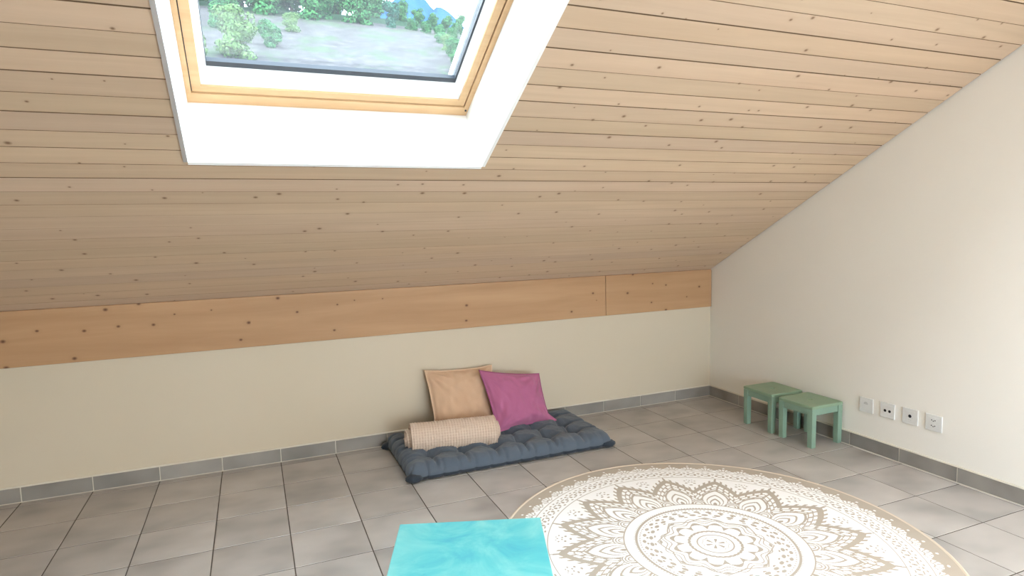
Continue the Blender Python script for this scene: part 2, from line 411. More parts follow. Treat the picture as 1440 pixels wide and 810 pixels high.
# ------------------------------------------------------------------ rug
RC = (-1.4604, -1.7704); RR = .866
def smoothstep(a, b, x):
    t = np.clip((x-a)/(b-a), 0, 1); return t*t*(3-2*t)
def rug_pattern(r, th):
    """returns white ink amount 0..1 for polar arrays (r is fraction of the radius)"""
    W = np.zeros_like(r)
    def band(a, b): return (r >= a) & (r < b)
    def per(n, off=0):     # signed fraction -0.5..0.5 within n-fold sector
        f = (th-off)*n/(2*PI); return f-np.round(f)
    def put(mask, val): W[mask] = val
    rot = math.radians(49.7)
    # centre
    put(r < .875, 1.0)
    q = per(6, rot); put((r < .062) & (np.abs(q) < .16*np.sin(np.clip(r/.062,0,1)*PI)+.02) & (r < .045), 0)
    put(np.abs(r-(.058+.003*np.cos(12*th))) < .0015, 0)
    put(np.abs(r-.082) < .0035, 0)
    sc = .115+.0035*np.abs(np.sin(15*th)); put(np.abs(r-sc) < .0065, 0)
    # twelve petals, rounded tips, tan between and beyond them
    q = per(12, rot); aq12 = np.abs(q)
    lobe = np.cos(2*PI*q)
    put((r > .124) & (r < .190+.016*lobe), 0)
    tipr = .184-.030*(2*aq12)**3.2
    gapw = .465-.15*smoothstep(.140,.182,r)
    put((r > .124) & (r < tipr) & (aq12 < gapw), 1)
    put((r > .124) & (r < .142), 1)
    for off, amp, th_ in ((.214,.015,.0030),(.232,.013,.0028)):
        put(np.abs(r-(off+amp*lobe)) < th_, 0)
    q8 = per(8, rot+.2); a8 = np.abs(q8)
    put(np.abs(r-(.262-.040*(2*a8)**.8)) < .0034, 0)
    put(((a8/.11+np.abs(r-.246)/.009) < 1), 0)
    # dot field
    for (rr_, n, w, h, of) in ((.274,24,.15,.0050,.1),(.290,30,.27,.0095,.0),(.307,36,.16,.0055,.08),(.322,34,.26,.0085,.05)):
        qq = per(n, of); put(((qq/w)**2+((r-rr_)/h)**2 < 1), 0)
    # teeth, ring lines
    put(band(.338,.346) & (np.abs(per(110)) < .2), 0)
    put(band(.352,.3635), 0); put(band(.364,.372) & (np.abs(per(150)) < .18), 0)
    put(band(.412,.419), 0)
    # outer lotus zone .42 - .62
    q = per(16, rot); aq = np.abs(q)
    # radiating strokes behind the petals up to zigzag
    zig_out = .735-.235*(2*aq)**1.15*.62   # outer edge of zigzag band
    zig_in = zig_out-.040
    zone = band(.419,.80)
    put(zone & (r < zig_out), 0)
    dd = zig_in-r
    for m_, (n_, w_) in enumerate(((8,.36),(7,.35),(6,.36),(5,.36))):
        lean = (per(16, rot) > 0)*2-1
        put(zone & (dd > m_*.034+.004) & (dd < m_*.034+.029) & (np.abs(per(16*n_, rot+.01*m_)+lean*(dd-m_*.034-.015)*6) < w_), 1)
    # ticks outside zigzag
    put(zone & (r > zig_out) & (r < zig_out+.026) & (np.abs(per(16*9, rot)) < .20), 0)
    put(zone & (r > .72) & (r < .775) & (aq < .012), 0)
    # dot cluster in the valleys
    for (rr_, w, h, o) in ((.665,.035,.006,0),(.690,.03,.006,.085),(.690,.03,.006,-.085),(.705,.022,.005,0.03),(.705,.022,.005,-.04),(.722,.02,.005,.10),(.722,.02,.005,-.10),(.728,.02,.005,0.0),(.735,.014,.004,.05),(.735,.014,.004,-.05)):
        qv = per(16, rot+PI/16)-o
        put(((qv/w)**2+((r-rr_)/h)**2 < 1), 0)
    # lotus petals (drawn over)
    def petal(sc_):   # half width of petal in sector fraction at radius
        t = np.clip((r-.419)/(.175*sc_), 0, 1)
        return .33*sc_*np.sin(PI*np.clip(.27+.73*t,0,1))**.85*(r < .419+.175*sc_)
    for sc_, val in ((1.10,0),(1.0,1),(.74,0),(.66,1),(.46,0),(.36,1),(.18,0)):
        w_ = petal(sc_)
        put((aq < w_) & (r > .419) & (r < .419+.175*sc_), val)
    # small scallop arcs between petals
    qs = per(16, rot+PI/16); 
    put((np.sqrt((qs*.19)**2+(r-.421)**2) < .052) & (np.abs(qs) < .17) & (r > .419), 1)
    for rad_ in (.047,.034,.020):
        e = np.sqrt((qs*.19)**2*1.0+((r-.421)*1.0)**2)
        put((np.abs(e-rad_) < .0036) & (np.abs(qs) < .17) & (r > .419), 0)
    # thin ring, dotted band, ring
    put(band(.770,.775), 0)
    n = 64
    for k_, (rr_, w, h, of) in enumerate(((.792,.12,.0045,.0),(.800,.16,.004,.5),(.815,.10,.010,.25),(.815,.10,.010,-.25),(.830,.22,.004,.5),(.838,.12,.005,0),(.848,.10,.0045,.3),(.848,.10,.0045,-.3),(.806,.07,.0045,.28),(.824,.08,.0045,.0))):
        qq = per(n, of*2*PI/n); put(((qq/w)**2+((r-rr_)/h)**2 < 1), 0)
    put(band(.868,.8735), 0)
    # lace fans on the tan border
    nf = 56; qf = per(nf, .03)
    X = qf*(2*PI*.9/nf); Y = r-.875
    ang = np.arctan2(X, np.maximum(Y, 1e-6)); rad = np.hypot(X, Y)
    fan = (Y > 0) & (rad < .052)
    leaf = np.abs(((ang/(PI)*7)) - np.round(ang/PI*7)) < .33
    put((Y > 0) & (r < .884) , 1)
    put(fan & leaf & (rad > .022) & (rad < .050+.014*np.cos(ang)), 1)
    put(fan & (rad < .016), 1)
    tipd = np.hypot(X, Y-.072); put((tipd < .0065), 1)
    put((Y > 0) & (rad > .019) & (rad < .0225), 0)
    q2 = per(nf, .03+PI/nf); put((Y > 0) & (np.hypot(q2*(2*PI*.9/nf), Y-.018) < .009), 1)
    return W
def make_rug():
    nr, nt = 430, 1500
    rf = np.linspace(0, 1, nr+1)[1:]; tt = np.arange(nt)/nt*2*PI
    Rg, Tg = np.meshgrid(rf, tt, indexing='ij')
    h = .008*np.ones_like(Rg); h = np.where(Rg > .985, .008+.0025*np.sin((Rg-.985)/.015*PI), h)
    rad = Rg*RR*(1+.0035*np.sin(3*Tg+1)+.0025*np.sin(5*Tg))
    vx = RC[0]+rad*np.cos(Tg); vy = RC[1]+rad*np.sin(Tg)
    top = np.stack([vx, vy, h], -1).reshape(-1, 3)
    cen = np.array([[RC[0], RC[1], .008]]); rim = top[-nt:].copy(); rim[:, 2] = 0.0006
    V = np.concatenate([cen, top, rim])
    i = np.arange(nr); j = np.arange(nt); I, J = np.meshgrid(i, j, indexing='ij')
    J2 = (J+1) % nt
    q = np.stack([1+I*nt+J, 1+(I+1)*nt+J, 1+(I+1)*nt+J2, 1+I*nt+J2], -1).reshape(-1, 4)   # incl. rim ring
    me = bpy.data.meshes.new('round_rug')
    nv = len(V); nq = len(q)
    tri = np.stack([np.zeros(nt, int), 1+j, 1+(j+1) % nt], -1)
    me.vertices.add(nv); me.vertices.foreach_set('co', V.astype(np.float32).ravel())
    loops = np.concatenate([q.ravel(), tri.ravel(), (1+nr*nt+j)[::-1]])
    me.loops.add(len(loops)); me.loops.foreach_set('vertex_index', loops.astype(np.int32))
    starts = np.concatenate([np.arange(nq)*4, nq*4+np.arange(nt)*3, [nq*4+nt*3]]).astype(np.int32)
    me.polygons.add(len(starts)); me.polygons.foreach_set('loop_start', starts)
    me.update(calc_edges=True)
    ink = np.zeros(nv)
    ink[1:1+nr*nt] = rug_pattern(Rg.ravel(), Tg.ravel()); ink[0] = 0
    trim = np.zeros(nv); trim[1:1+nr*nt] = (Rg.ravel() > .984); trim[1+nr*nt:] = 1
    c = np.ones((nv, 4), dtype=np.float32); c[:, 0] = ink; c[:, 1] = trim; c[:, 2] = 0
    a = me.color_attributes.new('ink', 'FLOAT_COLOR', 'POINT'); a.data.foreach_set('color', c.ravel())
    me.validate()
    o = link(bpy.data.objects.new('round_rug', me))
    g = N('woven_cotton_rug'); at = g.node('ShaderNodeAttribute', attribute_name='ink'); sp = g.node('ShaderNodeSeparateColor', {'Color': at.outputs['Color']})
    v = g.coord((1,1,1)); n1 = g.noise(v, 6, 3); n2 = g.noise(g.coord((420,120,1)), 1, 2)
    tan = g.mix(n1, (.39,.335,.27), (.46,.40,.33)); wh = g.mix(n2, (.82,.81,.79), (.90,.89,.87))
    cc = g.mix(sp.outputs[0], tan, wh); cc = g.mix(sp.outputs[1], cc, (.62,.53,.42))
    g.bump(n2, .25, .002); me.materials.append(g.out(cc, .9, .1))
    return tag(o, 'large round taupe rug printed with a white mandala, lying on the floor tiles', 'rug')
rug = make_rug()

# ------------------------------------------------------------------ fabric materials
def fabric(name, a, b, scale=260, rough=.9, bump=.25, sheen=.2):
    g = N(name); n = g.noise(g.coord(), scale, 2); n2 = g.noise(g.coord(), 7, 3)
    g.bump(n, bump, .0015)
    return g.out(g.mix(g.math('ADD', g.math('MULTIPLY', n, .5), g.math('MULTIPLY', n2, .5)), a, b), rough, .1, **{'Sheen Weight': sheen})
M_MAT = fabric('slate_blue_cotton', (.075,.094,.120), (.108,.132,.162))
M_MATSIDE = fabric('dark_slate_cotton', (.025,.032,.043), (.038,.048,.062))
M_BEIGE = fabric('apricot_beige_cotton', (.52,.34,.22), (.62,.43,.29))
M_PURPLE = fabric('mauve_cotton', (.36,.11,.21), (.45,.15,.275))
M_BLANKET = fabric('beige_waffle_cotton', (.52,.39,.30), (.68,.54,.43))

# ------------------------------------------------------------------ tufted floor cushion
MX0, MX1, MY0, MY1 = -2.435, -1.225, -.635, -.028
TX = [-2.28+.173*i for i in range(6)]; TY = [-.475, -.325, -.165]
def make_mat():
    nx, ny = 240, 120
    def prof(u, v):
        x = MX0+(MX1-MX0)*u; y = MY0+(MY1-MY0)*v
        ex = min(x-MX0, MX1-x); ey = min(y-MY0, MY1-y); e = min(ex, ey)
        rr = .055
        if ex < rr and ey < rr:
            e = rr-min(rr, ((rr-ex)**3+(rr-ey)**3)**(1/3))
        f = math.sqrt(max(0, 1-(1-min(e/rr, 1))**2))
        h = .052
        # puffs between tufts
        d = 9; 
        for i, tx in enumerate(TX):
            for j, ty in enumerate(TY):
                jx = tx+.012*math.sin(i*7+j*3); jy = ty+.012*math.cos(i*5+j*11)
                q = math.hypot(x-jx, y-jy); d = min(d, q)
                h -= .034*math.exp(-(q/.018)**2) + .016*math.exp(-(q/.045)**2)
        wob = .007*noise.noise((x*9, y*9, 3))
        def crease(a, arr, wd):
            return min(abs(a+wob-t) for t in arr)
        gx = crease(x, TX, 0); gy = crease(y, TY, 0)
        h -= .017*math.exp(-(gx/.010)**2)*(1 if TY[0]-.14 < y < TY[-1]+.14 else .5) + .017*math.exp(-(gy/.010)**2)
        h += .024*min(1, d/.075)
        h += .005*noise.noise((x*14, y*14, 0)) + .004*abs(noise.noise((x*38, y*30, 5)))
        # puckers at the seam
        s = x if ey < ex else y
        pk = abs(math.sin(PI*(s+.006*math.sin(s*70))/.0865))
        h -= .014*(1-pk)**2*math.exp(-((e-.03)/.03)**2)
        return x, y, f, max(h, .02), pk, e
    V = []; 
    P = [[prof(i/nx, j/ny) for j in range(ny+1)] for i in range(nx+1)]
    mid = .026
    def outx(x, y, e, pk):   # wobble of the outline
        k = math.exp(-e/.03)*.010*(1-pk)**2
        cx, cy = (MX0+MX1)/2, (MY0+MY1)/2
        return x-(k if abs(x-cx) > (MX1-MX0)/2-.05 else 0)*(1 if x > cx else -1), y-(k if abs(y-cy) > (MY1-MY0)/2-.05 else 0)*(1 if y > cy else -1)
    for i in range(nx+1):
        for j in range(ny+1):
            x, y, f, h, pk, e = P[i][j]; X, Y = outx(x, y, e, pk)
            V.append((X, Y, mid+(h-mid+.012)*f))
    nb = len(V)
    for i in range(nx+1):
        for j in range(ny+1):
            x, y, f, h, pk, e = P[i][j]; X, Y = outx(x, y, e, pk)
            V.append((X, Y, mid-(mid-.001)*min(1, f*1.3)))
    F, MI = [], []
    def id_(i, j): return i*(ny+1)+j
    for i in range(nx):
        for j in range(ny):
            F.append((id_(i,j), id_(i+1,j), id_(i+1,j+1), id_(i,j+1))); MI.append(0)
            F.append((nb+id_(i,j), nb+id_(i,j+1), nb+id_(i+1,j+1), nb+id_(i+1,j))); MI.append(1)
    for i in range(nx):
        F.append((id_(i,0), nb+id_(i,0), nb+id_(i+1,0), id_(i+1,0))); MI.append(1)
        F.append((id_(i,ny), id_(i+1,ny), nb+id_(i+1,ny), nb+id_(i,ny))); MI.append(1)
    for j in range(ny):
        F.append((id_(0,j), id_(0,j+1), nb+id_(0,j+1), nb+id_(0,j))); MI.append(1)
        F.append((id_(nx,j), nb+id_(nx,j), nb+id_(nx,j+1), id_(nx,j+1))); MI.append(1)
    return V, F, MI
mroot = empty('floor_cushion', ((MX0+MX1)/2, (MY0+MY1)/2, 0))
V, F, MI = make_mat(); ox, oy = mroot.location.x, mroot.location.y
V = [(x-ox, y-oy, z) for x, y, z in V]
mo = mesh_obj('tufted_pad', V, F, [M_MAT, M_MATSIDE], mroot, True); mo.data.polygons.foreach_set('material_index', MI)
def blob(name, c, r, mat, parent, seed=0):
    bm = bmesh.new(); bmesh.ops.create_icosphere(bm, subdivisions=3, radius=1)
    for v in bm.verts:
        n = 1+.18*noise.noise(v.co*2.2+Vector((seed,0,0)))
        v.co = Vector((v.co.x*r[0]*n, v.co.y*r[1]*n, v.co.z*r[2]*n))+Vector(c)
    return bm_obj(name, bm, mat, parent, True)
for k_, (cx, cy) in enumerate(((MX0+.03, MY0+.012), (MX1-.03, MY0+.02), (MX0+.012, MY1-.05))):
    blob('corner_tie', (cx-ox, cy-oy, .022), (.046,.032,.022), M_MATSIDE, mroot, k_*3)
tag(mroot, 'slate blue tufted floor cushion pad lying on the tiles against the low wall', 'floor cushion')

# ------------------------------------------------------------------ pillows
def pillow(name, BL, BR, TL, TR, T, mat, hem_mat, label, seed, sag=.0, flare=None, wr=.024):
    n = 70; BL, BR, TL, TR = map(Vector, (BL, BR, TL, TR))
    nm = ((BR-BL).cross(TL-BL)).normalized()    # towards the room
    c = (BL+BR+TL+TR)/4; c0 = Vector((c.x, c.y, min(BL.z, BR.z)))
    def P(u, v, side):
        # edges drawn in towards the centre, corners stay out
        pin = .045
        uu = u*(1-pin*(1-v*v)*abs(u)**3); vv = v*(1-pin*(1-u*u)*abs(v)**3)
        a, b = (uu+1)/2, (vv+1)/2
        q = BL*(1-a)*(1-b)+BR*a*(1-b)+TL*(1-a)*b+TR*a*b
        m = max(abs(u), abs(v)); hem = .94
        k = max(0, 1-(abs(u)/hem)**2.6)*max(0, 1-(abs(v)/hem)**2.6)
        t = T*(k**.55)
        t *= 1+.25*(-v)*.6                      # filling slumps down
        wrk = 0
        if k > 0:
            for (cu, cv) in ((-1,-1),(1,-1),(-1,1),(1,1)):
                du, dv = u-cu, v-cv; rr = math.hypot(du, dv); an = math.atan2(dv, du)
                wrk += noise.noise((an*5.5+seed, cu*3+cv, rr*.8))*math.exp(-rr/.75)
            wrk += .55*noise.noise((u*2.2+seed, v*2.2, 1))+.3*noise.noise((u*6, v*3+seed, 2))
            t += wr*wrk*min(1, k*3)
        edge = .0018+.004*noise.noise((u*5+seed, v*5, 7))*(m > hem-.1)
        return q+nm*side*(max(t, 0)+.0018)+nm*edge*.6*(1 if k == 0 else 0)+Vector((0,0,-sag*(1-u*u)*max(0,v)))
    V = []; F = []
    for side in (1, -1):
        for i in range(n+1):
            for j in range(n+1):
                p = P(-1+2*i/n, -1+2*j/n, side)
                if flare and flare[0]*(-1+2*i/n) > .8 and (-1+2*j/n) < -.7: p += Vector(flare[1])*((abs(-1+2*i/n)-.8)/.2)*((-(-1+2*j/n)-.7)/.3)
                V.append(p-c0)
    N1 = (n+1)**2
    def d(i, j): return i*(n+1)+j
    for i in range(n):
        for j in range(n):
            F.append((d(i,j), d(i+1,j), d(i+1,j+1), d(i,j+1))); F.append((N1+d(i,j), N1+d(i,j+1), N1+d(i+1,j+1), N1+d(i+1,j)))
    for i in range(n):
        for (a, b) in (((i,0),(i+1,0)),((i+1,n),(i,n)),((0,i+1),(0,i)),((n,i),(n,i+1))):
            F.append((d(*a), N1+d(*a), N1+d(*b), d(*b)))
    root = empty(name, c0)
    me = mesh_obj('cover', V, F, [mat], root, True)
    # welt cord along the two side seams and the top seam
    pts = [P(-.985, -1+2*i/40, 0)-c0 for i in range(41)] + [P(-1+2*i/40, .985, 0)-c0 for i in range(1, 41)] + [P(.985, 1-2*i/40, 0)-c0 for i in range(1, 41)]
    cv = tube_verts(pts, .0026, 6)
    mesh_obj('welt', cv[0], cv[1], [hem_mat], root, True)
    return tag(root, label, 'pillow')
def tube_verts(pts, r, n):
    V, F = [], []
    for i, p in enumerate(pts):
        t = (pts[min(i+1, len(pts)-1)]-pts[max(i-1, 0)]).normalized()
        a = t.orthogonal().normalized() if i == 0 else (prev-t*prev.dot(t)).normalized()
        prev = a; b = t.cross(a)
        for k in range(n): V.append(p+(a*math.cos(2*PI*k/n)+b*math.sin(2*PI*k/n))*r)
    for i in range(len(pts)-1):
        for k in range(n): F.append((i*n+k, i*n+(k+1)%n, (i+1)*n+(k+1)%n, (i+1)*n+k))
    F.append(tuple(range(n))[::-1]); F.append(tuple((len(pts)-1)*n+k for k in range(n)))
    return V, F
M_BEIGE2 = fabric('pale_beige_piping', (.66,.50,.35), (.74,.58,.42)); M_PURPLE2 = fabric('dark_mauve_piping', (.20,.05,.13), (.26,.07,.16))
pillow('beige_pillow', (-2.165,-.195,.068), (-1.765,-.165,.068), (-2.187,-.035,.441), (-1.747,-.035,.428), .052, M_BEIGE, M_BEIGE2,
       'apricot beige square pillow leaning on the low wall behind the mauve pillow', 2.0, sag=.006)
pillow('mauve_pillow', (-1.815,-.285,.070), (-1.440,-.235,.076), (-1.868,-.125,.425), (-1.457,-.115,.356), .058, M_PURPLE, M_PURPLE2,
       'mauve pink square pillow leaning in front of the beige pillow', 9.0, sag=.004, flare=(1, (.045,-.015,-.002)))

# ------------------------------------------------------------------ rolled waffle blanket
def make_roll():
    A = Vector((-2.335,-.310,0)); B = Vector((-1.878,-.375,0)); R = .090; z0 = .052
    ax = (B-A); L = ax.length; ax.normalize(); side = Vector((0,0,1)).cross(ax).normalized()
    turns = 4.6; r0 = .012; th = .0095
    nl = 190; ns = 620
    tot = turns*2*PI
    # arc-length like parameter
    ang = [tot*(i/ns)**.62 for i in range(ns+1)]
    ph0 = 2.4
    V = []; F = []
    def rad(a): return r0+(R-r0)*a/tot
    arc = [0]
    for i in range(1, ns+1): arc.append(arc[-1]+rad(ang[i])*(ang[i]-ang[i-1]))
    for face in (1, -1):
        for i, a in enumerate(ang):
            lay = a/(2*PI); st = .006*math.sin(lay*2.3+1)-.012*(turns-lay)
            for j in range(nl+1):
                t = j/nl; x = t*L
                w = .0030*(math.cos(2*PI*x/.0148)*.5+.5)+.0018*(math.cos(2*PI*arc[i]/.0140)*.5+.5)
                r = rad(a)+(th*.40+w if face > 0 else -th*.40)
                r += .0018*noise.noise((x*9, math.cos(a)*1.3, math.sin(a)*1.3+lay))
                pa = a+ph0
                xx = x*(1) + (st if t < .5 else -st*.8)*abs(2*t-1)
                up = r*math.sin(pa); 
                if up < -R*.80: up = -R*.80+(up+R*.80)*.35
                V.append(A+ax*xx+side*(r*math.cos(pa)*1.05)+Vector((0,0,z0+up+R*.80)))
    N1 = (ns+1)*(nl+1)
    def d(i, j): return i*(nl+1)+j
    for i in range(ns):
        for j in range(nl):
            F.append((d(i,j), d(i+1,j), d(i+1,j+1), d(i,j+1))); F.append((N1+d(i,j), N1+d(i,j+1), N1+d(i+1,j+1), N1+d(i+1,j)))
    for i in range(ns):
        F.append((d(i,0), N1+d(i,0), N1+d(i+1,0), d(i+1,0))); F.append((d(i,nl), d(i+1,nl), N1+d(i+1,nl), N1+d(i,nl)))
    for j in range(nl):
        F.append((d(0,j), d(0,j+1), N1+d(0,j+1), N1+d(0,j))); F.append((d(ns,j), N1+d(ns,j), N1+d(ns,j+1), d(ns,j+1)))
    o = mesh_obj('rolled_blanket', V, F, [M_BLANKET], None, True)
    return tag(o, 'rolled beige waffle weave blanket lying on the blue pad in front of the pillows', 'blanket')
make_roll()

# ------------------------------------------------------------------ green stools
def painted(name, base, worn):
    g = N(name); v = g.coord((1,1,1)); n = g.noise(v, 9, 4, .6); n2 = g.noise(g.coord((6,60,60)), 1, 3)
    f = g.math('GREATER_THAN', g.noise(v, 55, 4, .7), .70)
    c = g.mix(n, base, tuple(min(1, x*1.22) for x in base)); c = g.mix(g.math('MULTIPLY', f, .5), c, worn); g.bump(n2, .12, .002)
    return g.out(c, .45, .35)
M_GREEN = painted('sage_green_paint', (.20,.30,.225), (.33,.38,.27))
M_GREENTOP = painted('sage_green_seat_paint', (.21,.30,.20), (.33,.33,.20))
M_HOLE = plain('dark_hole', (.02,.02,.015), .8, .1)
def seat_mesh(w, t):
    """square board with rounded corners, a raised rim line and a small oval finger hole in the middle"""
    n = 96; V = []; F = []
    def outer(k, off):
        a = 2*PI*k/n; c, s = math.cos(a), math.sin(a); e = 30
        r = (abs(c)**e+abs(s)**e)**(-1/e); return ((w/2-off)*r*c, (w/2-off)*r*s)
    def inner(k, off):
        a = 2*PI*k/n; return ((.017+off)*math.cos(a), (.010+off)*math.sin(a))
    loops = [[(*outer(k, .003), 0) for k in range(n)], [(*outer(k, 0), .003) for k in range(n)], [(*outer(k, 0), t-.003) for k in range(n)], [(*outer(k, .003), t) for k in range(n)]]
    for m in (.75, .5, .25):
        loops.append([tuple(Vector((*outer(k, .003), t)).lerp(Vector((*inner(k, .003), t-.0015)), 1-m)) for k in range(n)])
    loops += [[(*inner(k, .003), t-.0015) for k in range(n)], [(*inner(k, 0), t-.004) for k in range(n)], [(*inner(k, 0), 0) for k in range(n)]]
    for l in loops: V += l
    m = len(loops)
    for i in range(m):
        for k in range(n): F.append((i*n+k, i*n+(k+1)%n, ((i+1)%m)*n+(k+1)%n, ((i+1)%m)*n+k))
    return V, F
def make_stool():
    root = empty('step_stool'); H = .243; W = .246; t = .018; lg = .034
    V, F = seat_mesh(W, t); s = mesh_obj('seat', [(x,y,z+H-t) for x,y,z in V], F, [M_GREENTOP], root)
    for sx in (-1, 1):
        for sy in (-1, 1):
            bm = bmesh.new(); a = W/2-.003
            x0, x1 = sorted((sx*a, sx*(a-lg))); y0, y1 = sorted((sy*a, sy*(a-lg)))
            vs = add_box(bm, x0, x1, y0, y1, 0, H-t, bev=.0012, seg=1)
            for v in vs:
                k = (1-v.co.z/(H-t))*.0012
                v.co.x -= k*(1 if (v.co.x-(x0+x1)/2) > 0 else -1); v.co.y -= k*(1 if (v.co.y-(y0+y1)/2) > 0 else -1)
            bm_obj('leg', bm, M_GREEN, root)
    a = W/2-.003; z0, z1 = H-t-.038, H-t
    for b in ((-a+lg, a-lg, -a+.004, -a+.020), (-a+lg, a-lg, a-.020, a-.004)):
        box_obj('apron', (*b, z0, z1), M_GREEN, root, bev=.0015)
    for b in ((-a+.004, -a+.020, -a+lg, a-lg), (a-.020, a-.004, -a+lg, a-lg)):
        box_obj('apron', (*b, z0, z1), M_GREEN, root, bev=.0015)
    return root
st = make_stool(); st.location = (-.134,-1.030,0); st.rotation_euler.z = .015
tag(st, 'sage green wooden step stool nearer the wall sockets, in front of its twin', 'stool', 'pair of sage green stools by the right wall')
st2 = st.copy(); COL.objects.link(st2); st2.location = (-.134,-.741,0); st2.rotation_euler.z = -.02
for ch in list(st.children):
    c_ = ch.copy(); COL.objects.link(c_); c_.parent = st2
st2['label'] = 'sage green wooden step stool nearer the room corner, behind its twin'

# ------------------------------------------------------------------ turquoise table
def water():
    g = N('turquoise_marbled_paint'); v = g.coord((1,1,1), rot=(0,0,.3))
    n = g.noise(v, 5.0, 6, .6, 1.2); n2 = g.noise(v, 26, 5, .7, .8); n3 = g.noise(g.coord((1,1,1), loc=(4,2,0)), 2.2, 2)
    f = g.math('ADD', g.math('MULTIPLY', n, .62), g.math('MULTIPLY', n3, .38))
    c = g.ramp(f, [(.34,(.045,.31,.40)),(.46,(.085,.41,.43)),(.56,(.155,.48,.47)),(.70,(.28,.55,.52))])
    c = g.mix(g.math('MULTIPLY', g.ramp(n2, [(.60,0),(.72,1)]), .30), c, (.05,.30,.40))
    g.bump(n2, .05, .002)
    return g.out(c, .32, .4)
M_TEAL = water()
ta = Vector((-2.698,-1.654,0)); tb = Vector((-2.248,-1.812,0)); tw = (tb-ta).length; dx = (tb-ta).normalized(); dy = Vector((dx.y,-dx.x,0))
if dy.y > 0: dy = -dy
tc = ta+dx*tw/2+dy*tw/2; rz = math.atan2(dx.y, dx.x)
tr_ = empty('low_table', tc, rz); TH = .30
bm = bmesh.new(); vs = add_box(bm, -tw/2, tw/2, -tw/2, tw/2, TH-.028, TH, bev=.004, seg=3); bm_obj('tabletop', bm, M_TEAL, tr_)
for sx in (-1,1):
    for sy in (-1,1):
        p = tc+dx*sx*(tw/2-.06)+dy*(-sy)*(tw/2-.06)
        on = math.hypot(p.x-RC[0], p.y-RC[1]) < RR+.06
        x0, x1 = sorted((sx*(tw/2-.04), sx*(tw/2-.08))); y0, y1 = sorted((sy*(tw/2-.04), sy*(tw/2-.08)))
        box_obj('leg', (x0,x1,y0,y1, .0112 if on else 0, TH-.028), M_TEAL, tr_, bev=.003)
for b in ((-tw/2+.08, tw/2-.08, -tw/2+.045, -tw/2+.065), (-tw/2+.08, tw/2-.08, tw/2-.065, tw/2-.045), (-tw/2+.045, -tw/2+.065, -tw/2+.08, tw/2-.08), (tw/2-.065, tw/2-.045, -tw/2+.08, tw/2-.08)):
    box_obj('apron', (*b, TH-.075, TH-.028), M_TEAL, tr_, bev=.002)
tag(tr_, 'low square table painted mottled turquoise, standing at the edge of the rug', 'table')

# ------------------------------------------------------------------ wall sockets
M_PL = plain('white_socket_plastic', (.70,.70,.67), .35, .4, .02); M_PL2 = plain('grey_socket_recess', (.50,.50,.48), .5, .3, .02); M_DK = plain('black_socket_hole', (.015,.015,.018), .5, .2)
def disc(bm, y, z, r, x0, x1, n=20, ry=1):
    M = Matrix.Translation(((x0+x1)/2, y, z)) @ Matrix.Rotation(PI/2, 4, 'Y') @ Matrix.Diagonal((1, ry, 1, 1))
    bmesh.ops.create_cone(bm, cap_ends=True, segments=n, radius1=r, radius2=r, depth=x1-x0, matrix=M)
def socket(y, z, kind, label):
    o = empty('wall_socket', (0, y, z))
    h = .041
    box_obj('cover_plate', (-.0075, 0, -h, h, -h, h), M_PL, o, bev=.002, seg=3)
    box_obj('insert', (-.0080, -.004, -.029, .029, -.029, .029), M_PL, o, bev=.002)
    def holes(name, lst, mat, dep=.0086):
        for (yy, zz, r) in lst:
            bm = bmesh.new(); disc(bm, yy, zz, r, -dep, -.005); bm_obj(name, bm, mat, o)
    if kind == 'blank':
        bm = bmesh.new(); disc(bm, 0, .006, .013, -.0086, -.005, 24, ry=1)
        for v in bm.verts:
            if v.co.z < .004: v.co.z = .004
        bm_obj('finger_recess', bm, M_PL2, o)
    elif kind == 'two':
        holes('contact_hole', [(.012, -.002, .0075), (-.014, -.002, .0075)], M_DK)
    elif kind == 'one':
        holes('contact_hole', [(.0, .002, .0085)], M_DK); holes('screw', [(.013,-.002,.002),(-.013,-.006,.002),(.004,-.016,.002),(-.006,-.018,.002)], M_PL2, .0088)
    else:
        bm = bmesh.new(); disc(bm, 0, .014, .0135, -.0088, -.005); bm_obj('plug_recess', bm, M_PL, o); bm = bmesh.new(); disc(bm, 0, -.014, .0135, -.0088, -.005); bm_obj('plug_recess', bm, M_PL, o)
        for zc in (.014, -.014): holes('contact_hole', [(.0085, zc, .0028), (-.0085, zc, .0028), (0, zc-.004, .0028)], M_DK, .0094)
    tag(o, label, 'wall socket', 'row of four white sockets on the right wall')
socket(-1.291, .258, 'blank', 'white wall socket plate with half-round recess, nearest the green stools')
socket(-1.417, .260, 'two', 'white wall socket plate with two black round holes side by side')
socket(-1.543, .262, 'one', 'white wall socket plate with one black hole in its middle')
socket(-1.664, .262, 'triple', 'white power socket plate with two clusters of small pin holes')

